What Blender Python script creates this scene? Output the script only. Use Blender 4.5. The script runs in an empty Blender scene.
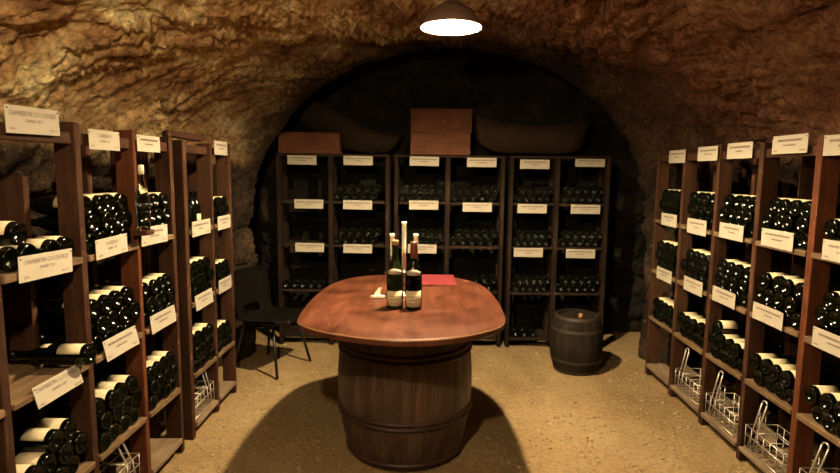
import bpy, bmesh, math, random
from mathutils import Vector, Matrix, noise
random.seed(7)
PI = math.pi
scn = bpy.context.scene
C = scn.collection

# ------------------------------------------------------------------ helpers
def tag(o, label=None, cat=None, group=None, kind=None):
    if label: o['label'] = label
    if cat: o['category'] = cat
    if group: o['group'] = group
    if kind: o['kind'] = kind
    return o

def thing(name, label, cat, loc=(0, 0, 0), rz=0.0, group=None):
    o = bpy.data.objects.new(name, None)
    o.empty_display_size = 0.05
    C.objects.link(o)
    o.location = loc
    o.rotation_euler = (0, 0, rz)
    return tag(o, label, cat, group)

def obj(name, bm, m, parent=None, smooth=False, bevel=0.0):
    me = bpy.data.meshes.new(name)
    bm.normal_update()
    bm.to_mesh(me); bm.free()
    me.materials.append(m)
    if smooth:
        for p in me.polygons: p.use_smooth = True
    o = bpy.data.objects.new(name, me)
    C.objects.link(o)
    if parent: o.parent = parent
    if bevel:
        b = o.modifiers.new('bevel', 'BEVEL'); b.width = bevel; b.segments = 2; b.limit_method = 'ANGLE'
    return o

def struct(name, bm, m, smooth=False):
    return tag(obj(name, bm, m, None, smooth), kind='structure')

def box(bm, x0, x1, y0, y1, z0, z1, wob=0.0):
    vs = []
    for z in (z0, z1):
        for x, y in ((x0, y0), (x1, y0), (x1, y1), (x0, y1)):
            vs.append(bm.verts.new((x + random.uniform(-wob, wob), y + random.uniform(-wob, wob), z + random.uniform(-wob, wob))))
    for f in ((0, 3, 2, 1), (4, 5, 6, 7), (0, 1, 5, 4), (1, 2, 6, 5), (2, 3, 7, 6), (3, 0, 4, 7)):
        bm.faces.new([vs[i] for i in f])

def newbox(*a, **k):
    bm = bmesh.new(); box(bm, *a, **k); return bm

def lathe(bm, prof, seg=24, cap=True, mat=None):
    """prof: list of (r, z); r==0 makes a pole."""
    rings = []
    for r, z in prof:
        if r < 1e-6:
            rings.append([bm.verts.new((0, 0, z))])
        else:
            rings.append([bm.verts.new((r * math.cos(2 * PI * i / seg), r * math.sin(2 * PI * i / seg), z)) for i in range(seg)])
    for a, b in zip(rings[:-1], rings[1:]):
        if len(a) == 1 and len(b) == 1: continue
        for i in range(seg):
            j = (i + 1) % seg
            if len(a) == 1: bm.faces.new((a[0], b[j], b[i]))
            elif len(b) == 1: bm.faces.new((a[i], a[j], b[0]))
            else: bm.faces.new((a[i], a[j], b[j], b[i]))
    return rings

def tube(bm, pts, r, seg=8, closed=False):
    pts = [Vector(p) for p in pts]
    n = len(pts); rings = []
    up = None
    for i, p in enumerate(pts):
        if closed: t = (pts[(i + 1) % n] - pts[i - 1])
        else: t = pts[min(i + 1, n - 1)] - pts[max(i - 1, 0)]
        t.normalize()
        if up is None:
            up = Vector((0, 0, 1)) if abs(t.z) < 0.9 else Vector((1, 0, 0))
        a = t.cross(up)
        if a.length < 1e-4: a = t.cross(Vector((0, 1, 0.3)))
        a.normalize(); b = a.cross(t).normalized(); up = b
        rr = r[i] if isinstance(r, (list, tuple)) else r
        rings.append([bm.verts.new(p + (a * math.cos(2 * PI * k / seg) + b * math.sin(2 * PI * k / seg)) * rr) for k in range(seg)])
    m = n if closed else n - 1
    for i in range(m):
        A = rings[i]; B = rings[(i + 1) % n]
        for k in range(seg):
            l = (k + 1) % seg
            bm.faces.new((A[k], A[l], B[l], B[k]))
    if not closed:
        bm.faces.new(rings[0][::-1]); bm.faces.new(rings[-1])

def bez(p0, p1, p2, p3, n=12):
    p0, p1, p2, p3 = map(Vector, (p0, p1, p2, p3))
    out = []
    for i in range(n + 1):
        t = i / n; s = 1 - t
        out.append(p0 * s**3 + p1 * 3 * s * s * t + p2 * 3 * s * t * t + p3 * t**3)
    return out

# ------------------------------------------------------------------ materials
def mat(name):
    m = bpy.data.materials.new(name); m.use_nodes = True
    nt = m.node_tree; b = nt.nodes['Principled BSDF']
    return m, nt, b

def plain(name, col, rough=0.5, metal=0.0, **k):
    m, nt, b = mat(name)
    b.inputs['Base Color'].default_value = (*col, 1)
    b.inputs['Roughness'].default_value = rough
    b.inputs['Metallic'].default_value = metal
    if not metal and rough > 0.45: b.inputs['Specular IOR Level'].default_value = 0.15
    for kk, v in k.items(): b.inputs[kk.replace('_', ' ')].default_value = v
    return m

def ramp(nt, stops):
    r = nt.nodes.new('ShaderNodeValToRGB')
    e = r.color_ramp.elements
    while len(e) < len(stops): e.new(0.5)
    for i, (p, c) in enumerate(stops):
        e[i].position = p; e[i].color = (*c, 1)
    return r

def mapped(nt, scale, kind='Object', rnd=False):
    tc = nt.nodes.new('ShaderNodeTexCoord'); mp = nt.nodes.new('ShaderNodeMapping')
    mp.inputs['Scale'].default_value = scale
    nt.links.new(tc.outputs[kind], mp.inputs['Vector'])
    if rnd:
        oi = nt.nodes.new('ShaderNodeObjectInfo')
        ml = nt.nodes.new('ShaderNodeMath'); ml.operation = 'MULTIPLY'; ml.inputs[1].default_value = 37.0
        nt.links.new(oi.outputs['Random'], ml.inputs[0])
        nt.links.new(ml.outputs[0], mp.inputs['Location'])
    return mp

def noise_tex(nt, mp, scale, detail=6, rough=0.6, dist=0.0):
    n = nt.nodes.new('ShaderNodeTexNoise')
    n.inputs['Scale'].default_value = scale; n.inputs['Detail'].default_value = detail
    n.inputs['Roughness'].default_value = rough; n.inputs['Distortion'].default_value = dist
    nt.links.new(mp.outputs[0], n.inputs['Vector'])
    return n

def bump(nt, b, src, strength, dist):
    bp = nt.nodes.new('ShaderNodeBump')
    bp.inputs['Strength'].default_value = strength; bp.inputs['Distance'].default_value = dist
    nt.links.new(src, bp.inputs['Height'])
    nt.links.new(bp.outputs[0], b.inputs['Normal'])
    return bp

def wood(name, c1, c2, c3, axis='z', rough=0.7, grain=14, rnd=True):
    m, nt, b = mat(name)
    sc = {'x': (0.08, 1, 1), 'y': (1, 0.08, 1), 'z': (1, 1, 0.08)}[axis]
    mp = mapped(nt, sc, 'Object', rnd)
    n = noise_tex(nt, mp, grain * 3, 8, 0.65, 0.4)
    r = ramp(nt, [(0.25, c1), (0.5, c2), (0.75, c3)])
    nt.links.new(n.outputs['Fac'], r.inputs['Fac'])
    mp2 = mapped(nt, (1, 1, 1), 'Object', rnd)
    n2 = noise_tex(nt, mp2, 5, 4, 0.6)
    mx = nt.nodes.new('ShaderNodeMixRGB'); mx.blend_type = 'MULTIPLY'; mx.inputs['Fac'].default_value = 0.7
    r2 = ramp(nt, [(0.3, (0.55, 0.5, 0.48)), (0.7, (1.25, 1.2, 1.15))])
    nt.links.new(n2.outputs['Fac'], r2.inputs['Fac'])
    nt.links.new(r.outputs['Color'], mx.inputs[1]); nt.links.new(r2.outputs['Color'], mx.inputs[2])
    nt.links.new(mx.outputs[0], b.inputs['Base Color'])
    b.inputs['Roughness'].default_value = rough
    b.inputs['Specular IOR Level'].default_value = 0.3 if rough < 0.6 else 0.1
    bump(nt, b, n.outputs['Fac'], 0.4, 0.004)
    return m

def stone_mat(name, cols, scale=3.0, rough=0.95, bumpd=0.02, fine=26):
    m, nt, b = mat(name)
    mp = mapped(nt, (1, 0.6, 1), 'Object')
    n = noise_tex(nt, mp, scale, 8, 0.62, 0.3)
    r = ramp(nt, cols)
    nt.links.new(n.outputs['Fac'], r.inputs['Fac'])
    mp2 = mapped(nt, (1, 1, 1), 'Object')
    n2 = noise_tex(nt, mp2, fine, 8, 0.7, 0.0)
    r2 = ramp(nt, [(0.3, (0.6, 0.56, 0.5)), (0.55, (1.0, 1.0, 1.0)), (0.75, (1.3, 1.3, 1.25))])
    nt.links.new(n2.outputs['Fac'], r2.inputs['Fac'])
    mx = nt.nodes.new('ShaderNodeMixRGB'); mx.blend_type = 'MULTIPLY'; mx.inputs['Fac'].default_value = 0.8
    nt.links.new(r.outputs['Color'], mx.inputs[1]); nt.links.new(r2.outputs['Color'], mx.inputs[2])
    nt.links.new(mx.outputs[0], b.inputs['Base Color'])
    b.inputs['Roughness'].default_value = rough
    b.inputs['Specular IOR Level'].default_value = 0.15
    bump(nt, b, n2.outputs['Fac'], 0.9, bumpd)
    return m

M = {}
M['post'] = wood('post_wood', (0.02199, 0.009384, 0.004973), (0.04155, 0.01877, 0.009945), (0.06598, 0.03128, 0.01657), 'z', 0.75)
M['board'] = wood('shelf_wood', (0.078, 0.048, 0.024), (0.126, 0.084, 0.045), (0.18, 0.126, 0.072), 'y', 0.85)
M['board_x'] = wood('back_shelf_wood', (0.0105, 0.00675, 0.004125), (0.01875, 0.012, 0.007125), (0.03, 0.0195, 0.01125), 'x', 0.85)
M['redpost'] = wood('reddish_post_wood', (0.0594, 0.01824, 0.00816), (0.0924, 0.03135, 0.01377), (0.132, 0.04845, 0.0204), 'z', 0.6)
M['stave'] = wood('barrel_wood', (0.02925, 0.01755, 0.01073), (0.06825, 0.04193, 0.02535), (0.1463, 0.09262, 0.05655), 'z', 0.45, 8)
M['stave2'] = wood('grey_barrel_wood', (0.007, 0.0056, 0.00385), (0.014, 0.0112, 0.00805), (0.028, 0.0224, 0.0161), 'z', 0.75, 10)
M['hoop'] = wood('hoop_wood', (0.024, 0.0112, 0.008), (0.044, 0.0224, 0.0144), (0.08, 0.04, 0.024), 'x', 0.5)
M['iron'] = plain('rusty_hoop_iron', (0.045, 0.035, 0.028), 0.6, 0.6)
M['backpost'] = wood('dark_back_post_wood', (0.008287, 0.0051, 0.003187), (0.0153, 0.009248, 0.005737), (0.02486, 0.0153, 0.009248), 'z', 0.85)  # back rack posts: darker tone than the side rack posts
M['dusty'] = wood('dusty_base_wood', (0.124, 0.0868, 0.0527), (0.186, 0.1395, 0.0868), (0.248, 0.1922, 0.124), 'y', 0.9)
M['glass'] = plain('dark_green_bottle_glass', (0.0012, 0.0018, 0.0006), 0.10, 0.0, Specular_IOR_Level=0.30)
M['label'] = plain('cream_bottle_label', (0.5184, 0.4536, 0.288), 0.6)
M['label_ink'] = plain('label_ink', (0.22, 0.13, 0.06), 0.7)
M['cap_dark'] = plain('dark_capsule', (0.03, 0.012, 0.012), 0.4)
M['cap_red'] = plain('copper_red_capsule', (0.16, 0.045, 0.02), 0.35, 0.2)
M['cork'] = plain('cork', (0.294, 0.175, 0.084), 0.9)
M['paper'] = plain('sign_card', (0.365, 0.335, 0.262), 0.75)
M['ink'] = plain('sign_ink', (0.10, 0.07, 0.06), 0.8)
M['nail'] = plain('nail_iron', (0.05, 0.04, 0.035), 0.5, 0.7)
M['wax'] = plain('ivory_wax', (0.95, 0.90, 0.70), 0.4, 0.0, Subsurface_Weight=0.6, Subsurface_Scale=0.04)
M['silver'] = plain('silver_plate', (0.55, 0.50, 0.42), 0.2, 1.0)
M['wire'] = plain('galvanised_wire', (0.60, 0.56, 0.48), 0.38, 0.8)
M['redcard'] = plain('red_cover', (0.15, 0.024, 0.028), 0.5)
M['pages'] = plain('pale_pages', (0.65, 0.5, 0.4), 0.8)
M['plastic'] = plain('dark_chair_plastic', (0.0035, 0.0027, 0.0018), 0.85, 0.0, Specular_IOR_Level=0.06)
M['blackmetal'] = plain('black_steel', (0.02, 0.02, 0.02), 0.4, 0.5)
M['bone'] = plain('pale_horn', (0.75, 0.66, 0.48), 0.35)
M['cane'] = plain('pale_cane', (0.35, 0.252, 0.126), 0.6)
M['whitemetal'] = plain('white_enamel', (0.7, 0.68, 0.62), 0.4)
M['browncan'] = plain('brown_lamp_enamel', (0.13, 0.075, 0.05), 0.6)
M['boxwood'] = wood('box_wood', (0.0672, 0.02604, 0.0126), (0.0882, 0.0357, 0.01764), (0.1092, 0.0462, 0.0252), 'x', 0.7)
M['dustyglass'] = plain('dusty_dark_bottle_glass', (0.003, 0.0035, 0.002), 0.18, 0.0, Specular_IOR_Level=0.12)
M['clear'] = plain('clear_bottle_glass', (0.93, 0.97, 0.92), 0.02, 0.0, Transmission_Weight=1.0, IOR=1.2)
M['greenglass'] = plain('translucent_green_glass', (0.012, 0.016, 0.004), 0.06, 0.0, Transmission_Weight=0.25, IOR=1.3)

def emis(name, col, s):
    m, nt, b = mat(name)
    b.inputs['Base Color'].default_value = (0.8, 0.8, 0.75, 1)
    b.inputs['Emission Color'].default_value = (*col, 1)
    b.inputs['Emission Strength'].default_value = s
    return m
LAMP_COL = (1.0, 0.74, 0.44)
M['lamp_a'] = emis('ceiling_lamp_opal', LAMP_COL, 3900)
M['lamp_b'] = emis('lamp_globe_opal', LAMP_COL, 1200)

# table top: joined planks, waxed
def table_mat():
    m, nt, b = mat('waxed_table_wood')
    mp = mapped(nt, (1, 0.10, 1), 'Object')
    n = noise_tex(nt, mp, 30, 8, 0.6, 0.6)
    r = ramp(nt, [(0.25, (0.04147, 0.01146, 0.004888)), (0.5, (0.07881, 0.02406, 0.01048)), (0.8, (0.1202, 0.04124, 0.01816))])
    nt.links.new(n.outputs['Fac'], r.inputs['Fac'])
    mpb = mapped(nt, (1, 1, 1), 'Object')
    n2 = noise_tex(nt, mpb, 4.5, 6, 0.65, 0.5)
    r2 = ramp(nt, [(0.32, (0.42, 0.36, 0.34)), (0.52, (1, 1, 1)), (0.68, (1.45, 1.5, 1.55))])
    nt.links.new(n2.outputs['Fac'], r2.inputs['Fac'])
    mx = nt.nodes.new('ShaderNodeMixRGB'); mx.blend_type = 'MULTIPLY'; mx.inputs['Fac'].default_value = 0.9
    nt.links.new(r.outputs[0], mx.inputs[1]); nt.links.new(r2.outputs[0], mx.inputs[2])
    # plank joints: three dark lines along the table
    sx = nt.nodes.new('ShaderNodeSeparateXYZ'); nt.links.new(mpb.outputs[0], sx.inputs[0])
    mm = nt.nodes.new('ShaderNodeMath'); mm.operation = 'PINGPONG'; mm.inputs[1].default_value = 0.10
    nt.links.new(sx.outputs['X'], mm.inputs[0])
    lt = nt.nodes.new('ShaderNodeMath'); lt.operation = 'LESS_THAN'; lt.inputs[1].default_value = 0.0012
    nt.links.new(mm.outputs[0], lt.inputs[0])
    mx2 = nt.nodes.new('ShaderNodeMixRGB'); mx2.inputs[2].default_value = (0.06, 0.02, 0.01, 1)
    nt.links.new(lt.outputs[0], mx2.inputs['Fac']); nt.links.new(mx.outputs[0], mx2.inputs[1])
    nt.links.new(mx2.outputs[0], b.inputs['Base Color'])
    rr = ramp(nt, [(0.3, (0.30,) * 3), (0.7, (0.48,) * 3)])
    nt.links.new(n2.outputs['Fac'], rr.inputs['Fac']); nt.links.new(rr.outputs[0], b.inputs['Roughness'])
    b.inputs['Specular IOR Level'].default_value = 0.28
    bump(nt, b, n.outputs['Fac'], 0.15, 0.002)
    return m
M['table'] = table_mat()
M['edge'] = plain('worn_pale_edge_wood', (0.238, 0.119, 0.0525), 0.4)

def wicker_mat():
    m, nt, b = mat('old_wicker')
    mp = mapped(nt, (1, 1, 1), 'UV')
    w = nt.nodes.new('ShaderNodeTexWave'); w.inputs['Scale'].default_value = 30; w.inputs['Distortion'].default_value = 2
    w.inputs['Detail'].default_value = 3
    nt.links.new(mp.outputs[0], w.inputs['Vector'])
    r = ramp(nt, [(0.1, (0.02339, 0.01446, 0.008505)), (0.8, (0.0404, 0.02551, 0.01488))])
    nt.links.new(w.outputs['Fac'], r.inputs['Fac']); nt.links.new(r.outputs[0], b.inputs['Base Color'])
    b.inputs['Roughness'].default_value = 0.85; b.inputs['Specular IOR Level'].default_value = 0.05
    bump(nt, b, w.outputs['Fac'], 0.3, 0.004)
    return m
M['wicker'] = wicker_mat()

def vault_mat():
    m, nt, b = mat('vault_stone')
    L = nt.links
    mp = mapped(nt, (1, 0.6, 1), 'Object')
    n = noise_tex(nt, mp, 3.6, 10, 0.66, 0.0)
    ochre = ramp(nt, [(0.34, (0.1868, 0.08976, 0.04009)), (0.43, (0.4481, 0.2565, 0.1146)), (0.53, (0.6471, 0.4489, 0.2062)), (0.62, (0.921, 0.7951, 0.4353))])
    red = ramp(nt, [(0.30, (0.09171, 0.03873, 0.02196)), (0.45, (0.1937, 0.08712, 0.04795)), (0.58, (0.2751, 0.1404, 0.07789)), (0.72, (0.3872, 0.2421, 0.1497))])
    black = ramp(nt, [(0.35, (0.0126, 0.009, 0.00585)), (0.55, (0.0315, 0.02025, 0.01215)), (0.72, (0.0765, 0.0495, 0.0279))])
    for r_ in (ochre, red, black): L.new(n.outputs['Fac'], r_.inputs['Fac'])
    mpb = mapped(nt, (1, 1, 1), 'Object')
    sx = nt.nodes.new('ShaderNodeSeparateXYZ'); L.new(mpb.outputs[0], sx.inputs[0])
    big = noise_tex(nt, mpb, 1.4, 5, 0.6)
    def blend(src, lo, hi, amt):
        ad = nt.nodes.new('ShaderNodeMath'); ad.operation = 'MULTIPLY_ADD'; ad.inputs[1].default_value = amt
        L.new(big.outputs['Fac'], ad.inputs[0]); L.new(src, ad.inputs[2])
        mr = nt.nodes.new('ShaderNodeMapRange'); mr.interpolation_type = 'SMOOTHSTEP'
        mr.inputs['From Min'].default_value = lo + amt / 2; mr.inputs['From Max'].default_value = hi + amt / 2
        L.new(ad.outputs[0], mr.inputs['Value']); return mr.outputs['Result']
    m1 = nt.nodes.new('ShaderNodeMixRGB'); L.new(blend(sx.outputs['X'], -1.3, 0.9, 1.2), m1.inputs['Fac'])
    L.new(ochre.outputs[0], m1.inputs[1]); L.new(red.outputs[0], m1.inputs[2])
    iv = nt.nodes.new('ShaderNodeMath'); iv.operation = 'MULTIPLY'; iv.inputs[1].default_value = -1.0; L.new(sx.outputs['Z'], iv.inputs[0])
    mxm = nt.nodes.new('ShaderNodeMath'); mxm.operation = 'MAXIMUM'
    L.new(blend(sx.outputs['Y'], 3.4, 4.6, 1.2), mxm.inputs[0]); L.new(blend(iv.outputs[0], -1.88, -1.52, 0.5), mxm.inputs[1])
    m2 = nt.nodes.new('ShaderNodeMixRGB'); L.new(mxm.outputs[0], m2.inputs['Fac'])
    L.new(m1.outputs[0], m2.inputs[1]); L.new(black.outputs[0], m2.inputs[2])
    n2 = noise_tex(nt, mpb, 30, 8, 0.7, 0.0)
    r2 = ramp(nt, [(0.34, (0.35, 0.30, 0.26)), (0.5, (1, 1, 1)), (0.66, (1.5, 1.5, 1.45))])
    L.new(n2.outputs['Fac'], r2.inputs['Fac'])
    mx = nt.nodes.new('ShaderNodeMixRGB'); mx.blend_type = 'MULTIPLY'; mx.inputs['Fac'].default_value = 0.85
    L.new(m2.outputs[0], mx.inputs[1]); L.new(r2.outputs[0], mx.inputs[2])
    L.new(mx.outputs[0], b.inputs['Base Color'])
    b.inputs['Roughness'].default_value = 0.95; b.inputs['Specular IOR Level'].default_value = 0.12
    bump(nt, b, n2.outputs['Fac'], 1.0, 0.03)
    return m
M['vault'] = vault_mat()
M['wallstone'] = stone_mat('damp_wall_stone', [(0.3, (0.025, 0.016, 0.01)), (0.5, (0.06, 0.0375, 0.0225)), (0.7, (0.125, 0.0825, 0.045))], 4.0, 0.95, 0.02)
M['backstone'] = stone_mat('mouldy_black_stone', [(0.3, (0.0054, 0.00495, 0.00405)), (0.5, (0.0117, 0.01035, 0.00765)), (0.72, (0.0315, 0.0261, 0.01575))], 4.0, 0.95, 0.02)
M['floor'] = stone_mat('sandy_gravel', [(0.3, (0.27, 0.18, 0.083)), (0.5, (0.37, 0.262, 0.125)), (0.7, (0.46, 0.345, 0.18))], 1.6, 0.95, 0.03, 38)
M['pebble'] = stone_mat('pale_pebbles', [(0.3, (0.248, 0.1736, 0.093)), (0.6, (0.4092, 0.3286, 0.1984))], 9, 0.8, 0.002)

# ------------------------------------------------------------------ the cellar shell
CX = 0.15
def smooth(a, b, x):
    t = max(0.0, min(1.0, (x - a) / (b - a))); return t * t * (3 - 2 * t)
def halfwidth(side, y):
    if side < 0: return 2.08 - 0.46 * smooth(3.75, 4.55, y)
    return 2.12 - 0.50 * smooth(4.15, 4.60, y)
ZS, HV = 1.15, 1.36
def shell_point(t, y):
    """t in 0..1 from left floor, over the crown, to right floor"""
    wall = 0.24
    if t < wall or t > 1 - wall:
        side = -1 if t < 0.5 else 1
        k = (t if t < 0.5 else 1 - t) / wall
        return Vector((CX + side * halfwidth(side, y), y, k * ZS)), Vector((-side, 0, 0))
    a = (t - wall) / (1 - 2 * wall) * PI
    side = -1 if a < PI / 2 else 1
    W = halfwidth(side, y)
    p = Vector((CX - W * math.cos(a), y, ZS + HV * math.sin(a)))
    n = Vector((math.cos(a) / W, 0, -math.sin(a) / HV)).normalized()
    return p, n

def rock(s, y, side_mix, seed=0.0):
    """height of the rubble surface in metres; s runs round the vault, y along it"""
    q = Vector((s, y, seed))
    wv = noise.noise_vector(q * 2.1) * 0.07 + noise.noise_vector(q * 8.0) * 0.03
    # slabs lie along the vault on the right and slanting on the left
    a = math.radians(48) * side_mix
    u = (s + wv.x) * math.cos(a) - (y + wv.y) * math.sin(a)
    v = (s + wv.x) * math.sin(a) + (y + wv.y) * math.cos(a)
    d, pts = noise.voronoi(Vector((u / 0.10, v / 0.22, seed)))
    cell = noise.cell(pts[0] * 3.1); tilt = noise.cell(pts[0] * 5.7 + Vector((3, 1, 0))) - 0.5
    h = 0.020 * smooth(0.0, 0.13, d[1] - d[0]) + 0.034 * cell + 0.040 * tilt * (u / 0.10 - pts[0].x)
    d2, p2 = noise.voronoi(Vector((u / 0.042, v / 0.075, seed + 5)))
    h += 0.012 * smooth(0.0, 0.25, d2[1] - d2[0]) + 0.013 * noise.cell(p2[0] * 2.3)
    h *= 0.45 + 0.55 * smooth(-0.25, 0.15, noise.noise(q * 1.6 + Vector((9, 2, 0))))     # plastered patches are flatter
    h += 0.045 * noise.fractal(q * 1.2, 1.0, 2.0, 3) + 0.011 * noise.fractal(q * 8, 0.7, 2.1, 5)
    return h

def shell():
    NT, Y0, Y1, step = 560, -0.9, 4.62, 0.012
    NY = int((Y1 - Y0) / step)
    verts = []
    for j in range(NY + 1):
        y = Y0 + (Y1 - Y0) * j / NY
        row = []; s = 0.0; prev = None
        for i in range(NT + 1):
            t = i / NT
            p, n = shell_point(t, y)
            if prev is not None: s += (p - prev).length
            prev = p
            mix = 1.0 - smooth(0.35, 0.6, t)
            h = rock(s, y, mix)
            low = smooth(0.0, 0.35, p.z)
            h = (h - 0.03) * (0.4 + 0.6 * low) * (1 - 0.65 * smooth(4.2, 4.6, y) * smooth(1.3, 1.7, p.z))
            row.append(p + n * h)
        verts.append(row)
    parts = {'wall_left': (0, 0.26), 'ceiling': (0.26, 0.74), 'wall_right': (0.74, 1.0)}
    for name, (a, b) in parts.items():
        i0, i1 = round(a * NT), round(b * NT)
        bm = bmesh.new()
        g = [[bm.verts.new(verts[j][i]) for i in range(i0, i1 + 1)] for j in range(NY + 1)]
        for j in range(NY):
            for i in range(i1 - i0):
                bm.faces.new((g[j][i], g[j][i + 1], g[j + 1][i + 1], g[j + 1][i]))
        # thickness of the end arch: a lip turned outwards
        last = g[-1]
        lip = []
        for i, v in enumerate(last):
            p, n = shell_point((i + i0) / NT, 4.62)
            lip.append(bm.verts.new(v.co - n * 0.55 + Vector((0, 0.04, 0))))
        for i in range(len(last) - 1):
            bm.faces.new((last[i], last[i + 1], lip[i + 1], lip[i]))
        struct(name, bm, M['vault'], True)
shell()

def rough_plane(name, o, du, dv, nu, nv, normal, m, amp=1.0, seed=3.0):
    bm = bmesh.new(); o = Vector(o); du = Vector(du); dv = Vector(dv); normal = Vector(normal)
    g = []
    for j in range(nv + 1):
        g.append([])
        for i in range(nu + 1):
            p = o + du * (i / nu) + dv * (j / nv)
            h = rock((dv.length) * j / nv, du.length * i / nu, 0.0, seed) * amp
            g[-1].append(bm.verts.new(p + normal * h))
    for j in range(nv):
        for i in range(nu):
            bm.faces.new((g[j][i], g[j][i + 1], g[j + 1][i + 1], g[j + 1][i]))
    return struct(name, bm, m, True)
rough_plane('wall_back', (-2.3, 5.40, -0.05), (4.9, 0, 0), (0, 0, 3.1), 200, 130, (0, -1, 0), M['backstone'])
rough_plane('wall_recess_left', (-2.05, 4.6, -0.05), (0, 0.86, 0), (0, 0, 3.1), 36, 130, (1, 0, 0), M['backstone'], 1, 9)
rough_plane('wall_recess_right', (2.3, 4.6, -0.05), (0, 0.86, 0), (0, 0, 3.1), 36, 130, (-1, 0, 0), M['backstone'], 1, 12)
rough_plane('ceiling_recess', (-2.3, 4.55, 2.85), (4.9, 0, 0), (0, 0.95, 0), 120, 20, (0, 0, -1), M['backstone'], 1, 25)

# floor: beaten sandy earth with small stones
bm = bmesh.new()
fx0, fx1, fy0, fy1, st = -2.4, 2.7, -1.4, 5.4, 0.03
nx, ny = int((fx1 - fx0) / st), int((fy1 - fy0) / st)
g = [[bm.verts.new((fx0 + st * i, fy0 + st * j,
      -0.006 + 0.010 * noise.fractal(Vector((fx0 + st * i, fy0 + st * j, 0)) * 2.2, 0.9, 2.1, 5))) for i in range(nx + 1)] for j in range(ny + 1)]
for j in range(ny):
    for i in range(nx):
        bm.faces.new((g[j][i], g[j][i + 1], g[j + 1][i + 1], g[j + 1][i]))
struct('floor', bm, M['floor'], True)

bm = bmesh.new()
tb = bmesh.new(); bmesh.ops.create_icosphere(tb, subdivisions=1, radius=1.0)
tv = [v.co.copy() for v in tb.verts]; tf = [[v.index for v in f.verts] for f in tb.faces]; tb.free()
gv, gf = [], []
for k in range(10000):
    x = random.uniform(-1.30, 1.66); y = random.uniform(1.6, 4.78)
    if any((x - a) ** 2 + (y - b) ** 2 < c * c for a, b, c in ((-0.125, 3.03, 0.39), (1.165, 4.30, 0.22), (-1.225, 4.25, 0.36))): continue
    r = 0.002 + 0.009 * random.random() ** 4
    z0 = 0.010 * noise.fractal(Vector((x, y, 0)) * 2.2, 0.9, 2.1, 5) - 0.003
    an = random.uniform(0, PI); ca, sa = math.cos(an), math.sin(an); k1 = random.uniform(0.8, 1.7); k2 = random.uniform(0.5, 0.9)
    b0 = len(gv)
    for v in tv: gv.append((x + r * (v.x * k1 * ca - v.y * sa), y + r * (v.x * k1 * sa + v.y * ca), z0 + r * k2 * v.z))
    gf.extend([[b0 + q for q in f_] for f_ in tf])
gm = bpy.data.meshes.new('tmp'); gm.from_pydata(gv, [], gf); bm.from_mesh(gm); bpy.data.meshes.remove(gm)
tag(obj('gravel', bm, M['pebble'], None, True), 'small pale pebbles and crumbs of stone scattered over the sandy floor', 'gravel', kind='stuff')

# ------------------------------------------------------------------ racks
DEP = 0.31
def rack(side, xf, posts, shelves, label, group, ztop=1.70, names=(), shortback=(), redposts=(), topboard=False):
    """side -1: left rack (front face looks +x), +1: right rack (front looks -x).
    posts: y of each upright's far side; shelves: list of shelf-top heights"""
    y0, y1 = posts[0], posts[-1]
    t = thing('wine_rack', label, 'wine rack', (xf, (y0 + y1) / 2, 0), 0, group)
    ox, oy = xf, (y0 + y1) / 2
    def P(name, x0, x1, a, b, z0, z1, m, wob=0.002):
        x0 -= ox; x1 -= ox
        if x0 > x1: x0, x1 = x1, x0
        return obj(name, newbox(x0, x1, a - oy, b - oy, z0, z1, wob=wob), m, t, bevel=0.004)
    d = side
    for k, y in enumerate(posts):
        zt = ztop + random.uniform(-0.012, 0.012)
        m = M['redpost'] if k in redposts else M['post']
        P('post', xf, xf + d * 0.085, y - 0.036, y, 0.0, zt, m, 0.003)
        P('post', xf + d * (DEP - 0.10), xf + d * DEP, y - 0.036, y, 0.0, 1.51 if k in shortback else zt - 0.03, M['post'], 0.003)
    for i in range(len(posts) - 1):
        a, b = posts[i], posts[i + 1] - 0.036
        for z in shelves + [0.085]:
            zz = z + random.uniform(-0.002, 0.002)
            P('shelf_board', xf - d * 0.008, xf + d * 0.135, a + 0.001, b - 0.001, zz - 0.026, zz, M['dusty'] if z < 0.1 else M['board'])
            P('shelf_board', xf + d * 0.175, xf + d * (DEP - 0.01), a + 0.001, b - 0.001, zz - 0.026, zz, M['dusty'] if z < 0.1 else M['board'])
        P('top_rail', xf + d * 0.012, xf + d * 0.034, a + 0.001, b - 0.001, ztop - 0.075, ztop - 0.03, M['post'])
    return t

LS = [1.20, 0.785, 0.372]        # left rack shelf heights
RS = [1.20, 0.825, 0.462]        # right rack
LX, RX = -1.33, 1.69
LP1 = [1.28, 1.695, 2.135, 2.545, 2.905]
LP2 = [3.06, 3.425, 3.74]
RP1 = [1.64, 2.07, 2.51]
RP2 = [2.935 , 3.365]
rack(-1, LX, LP1, LS, 'long brown wooden wine rack with four bays along the near left wall', 'side wine racks', shortback=(2,), redposts=(3,))
rack(-1, LX, LP2, LS, 'shorter brown two-bay wine rack at the far end of the left wall', 'side wine racks')
rack(1, RX, [1.64, 2.07, 2.51, 2.935, 3.365, 3.81, 4.24], RS, 'long brown wooden wine rack with six bays standing along the right wall', 'side wine racks', redposts=(2,))

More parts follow.
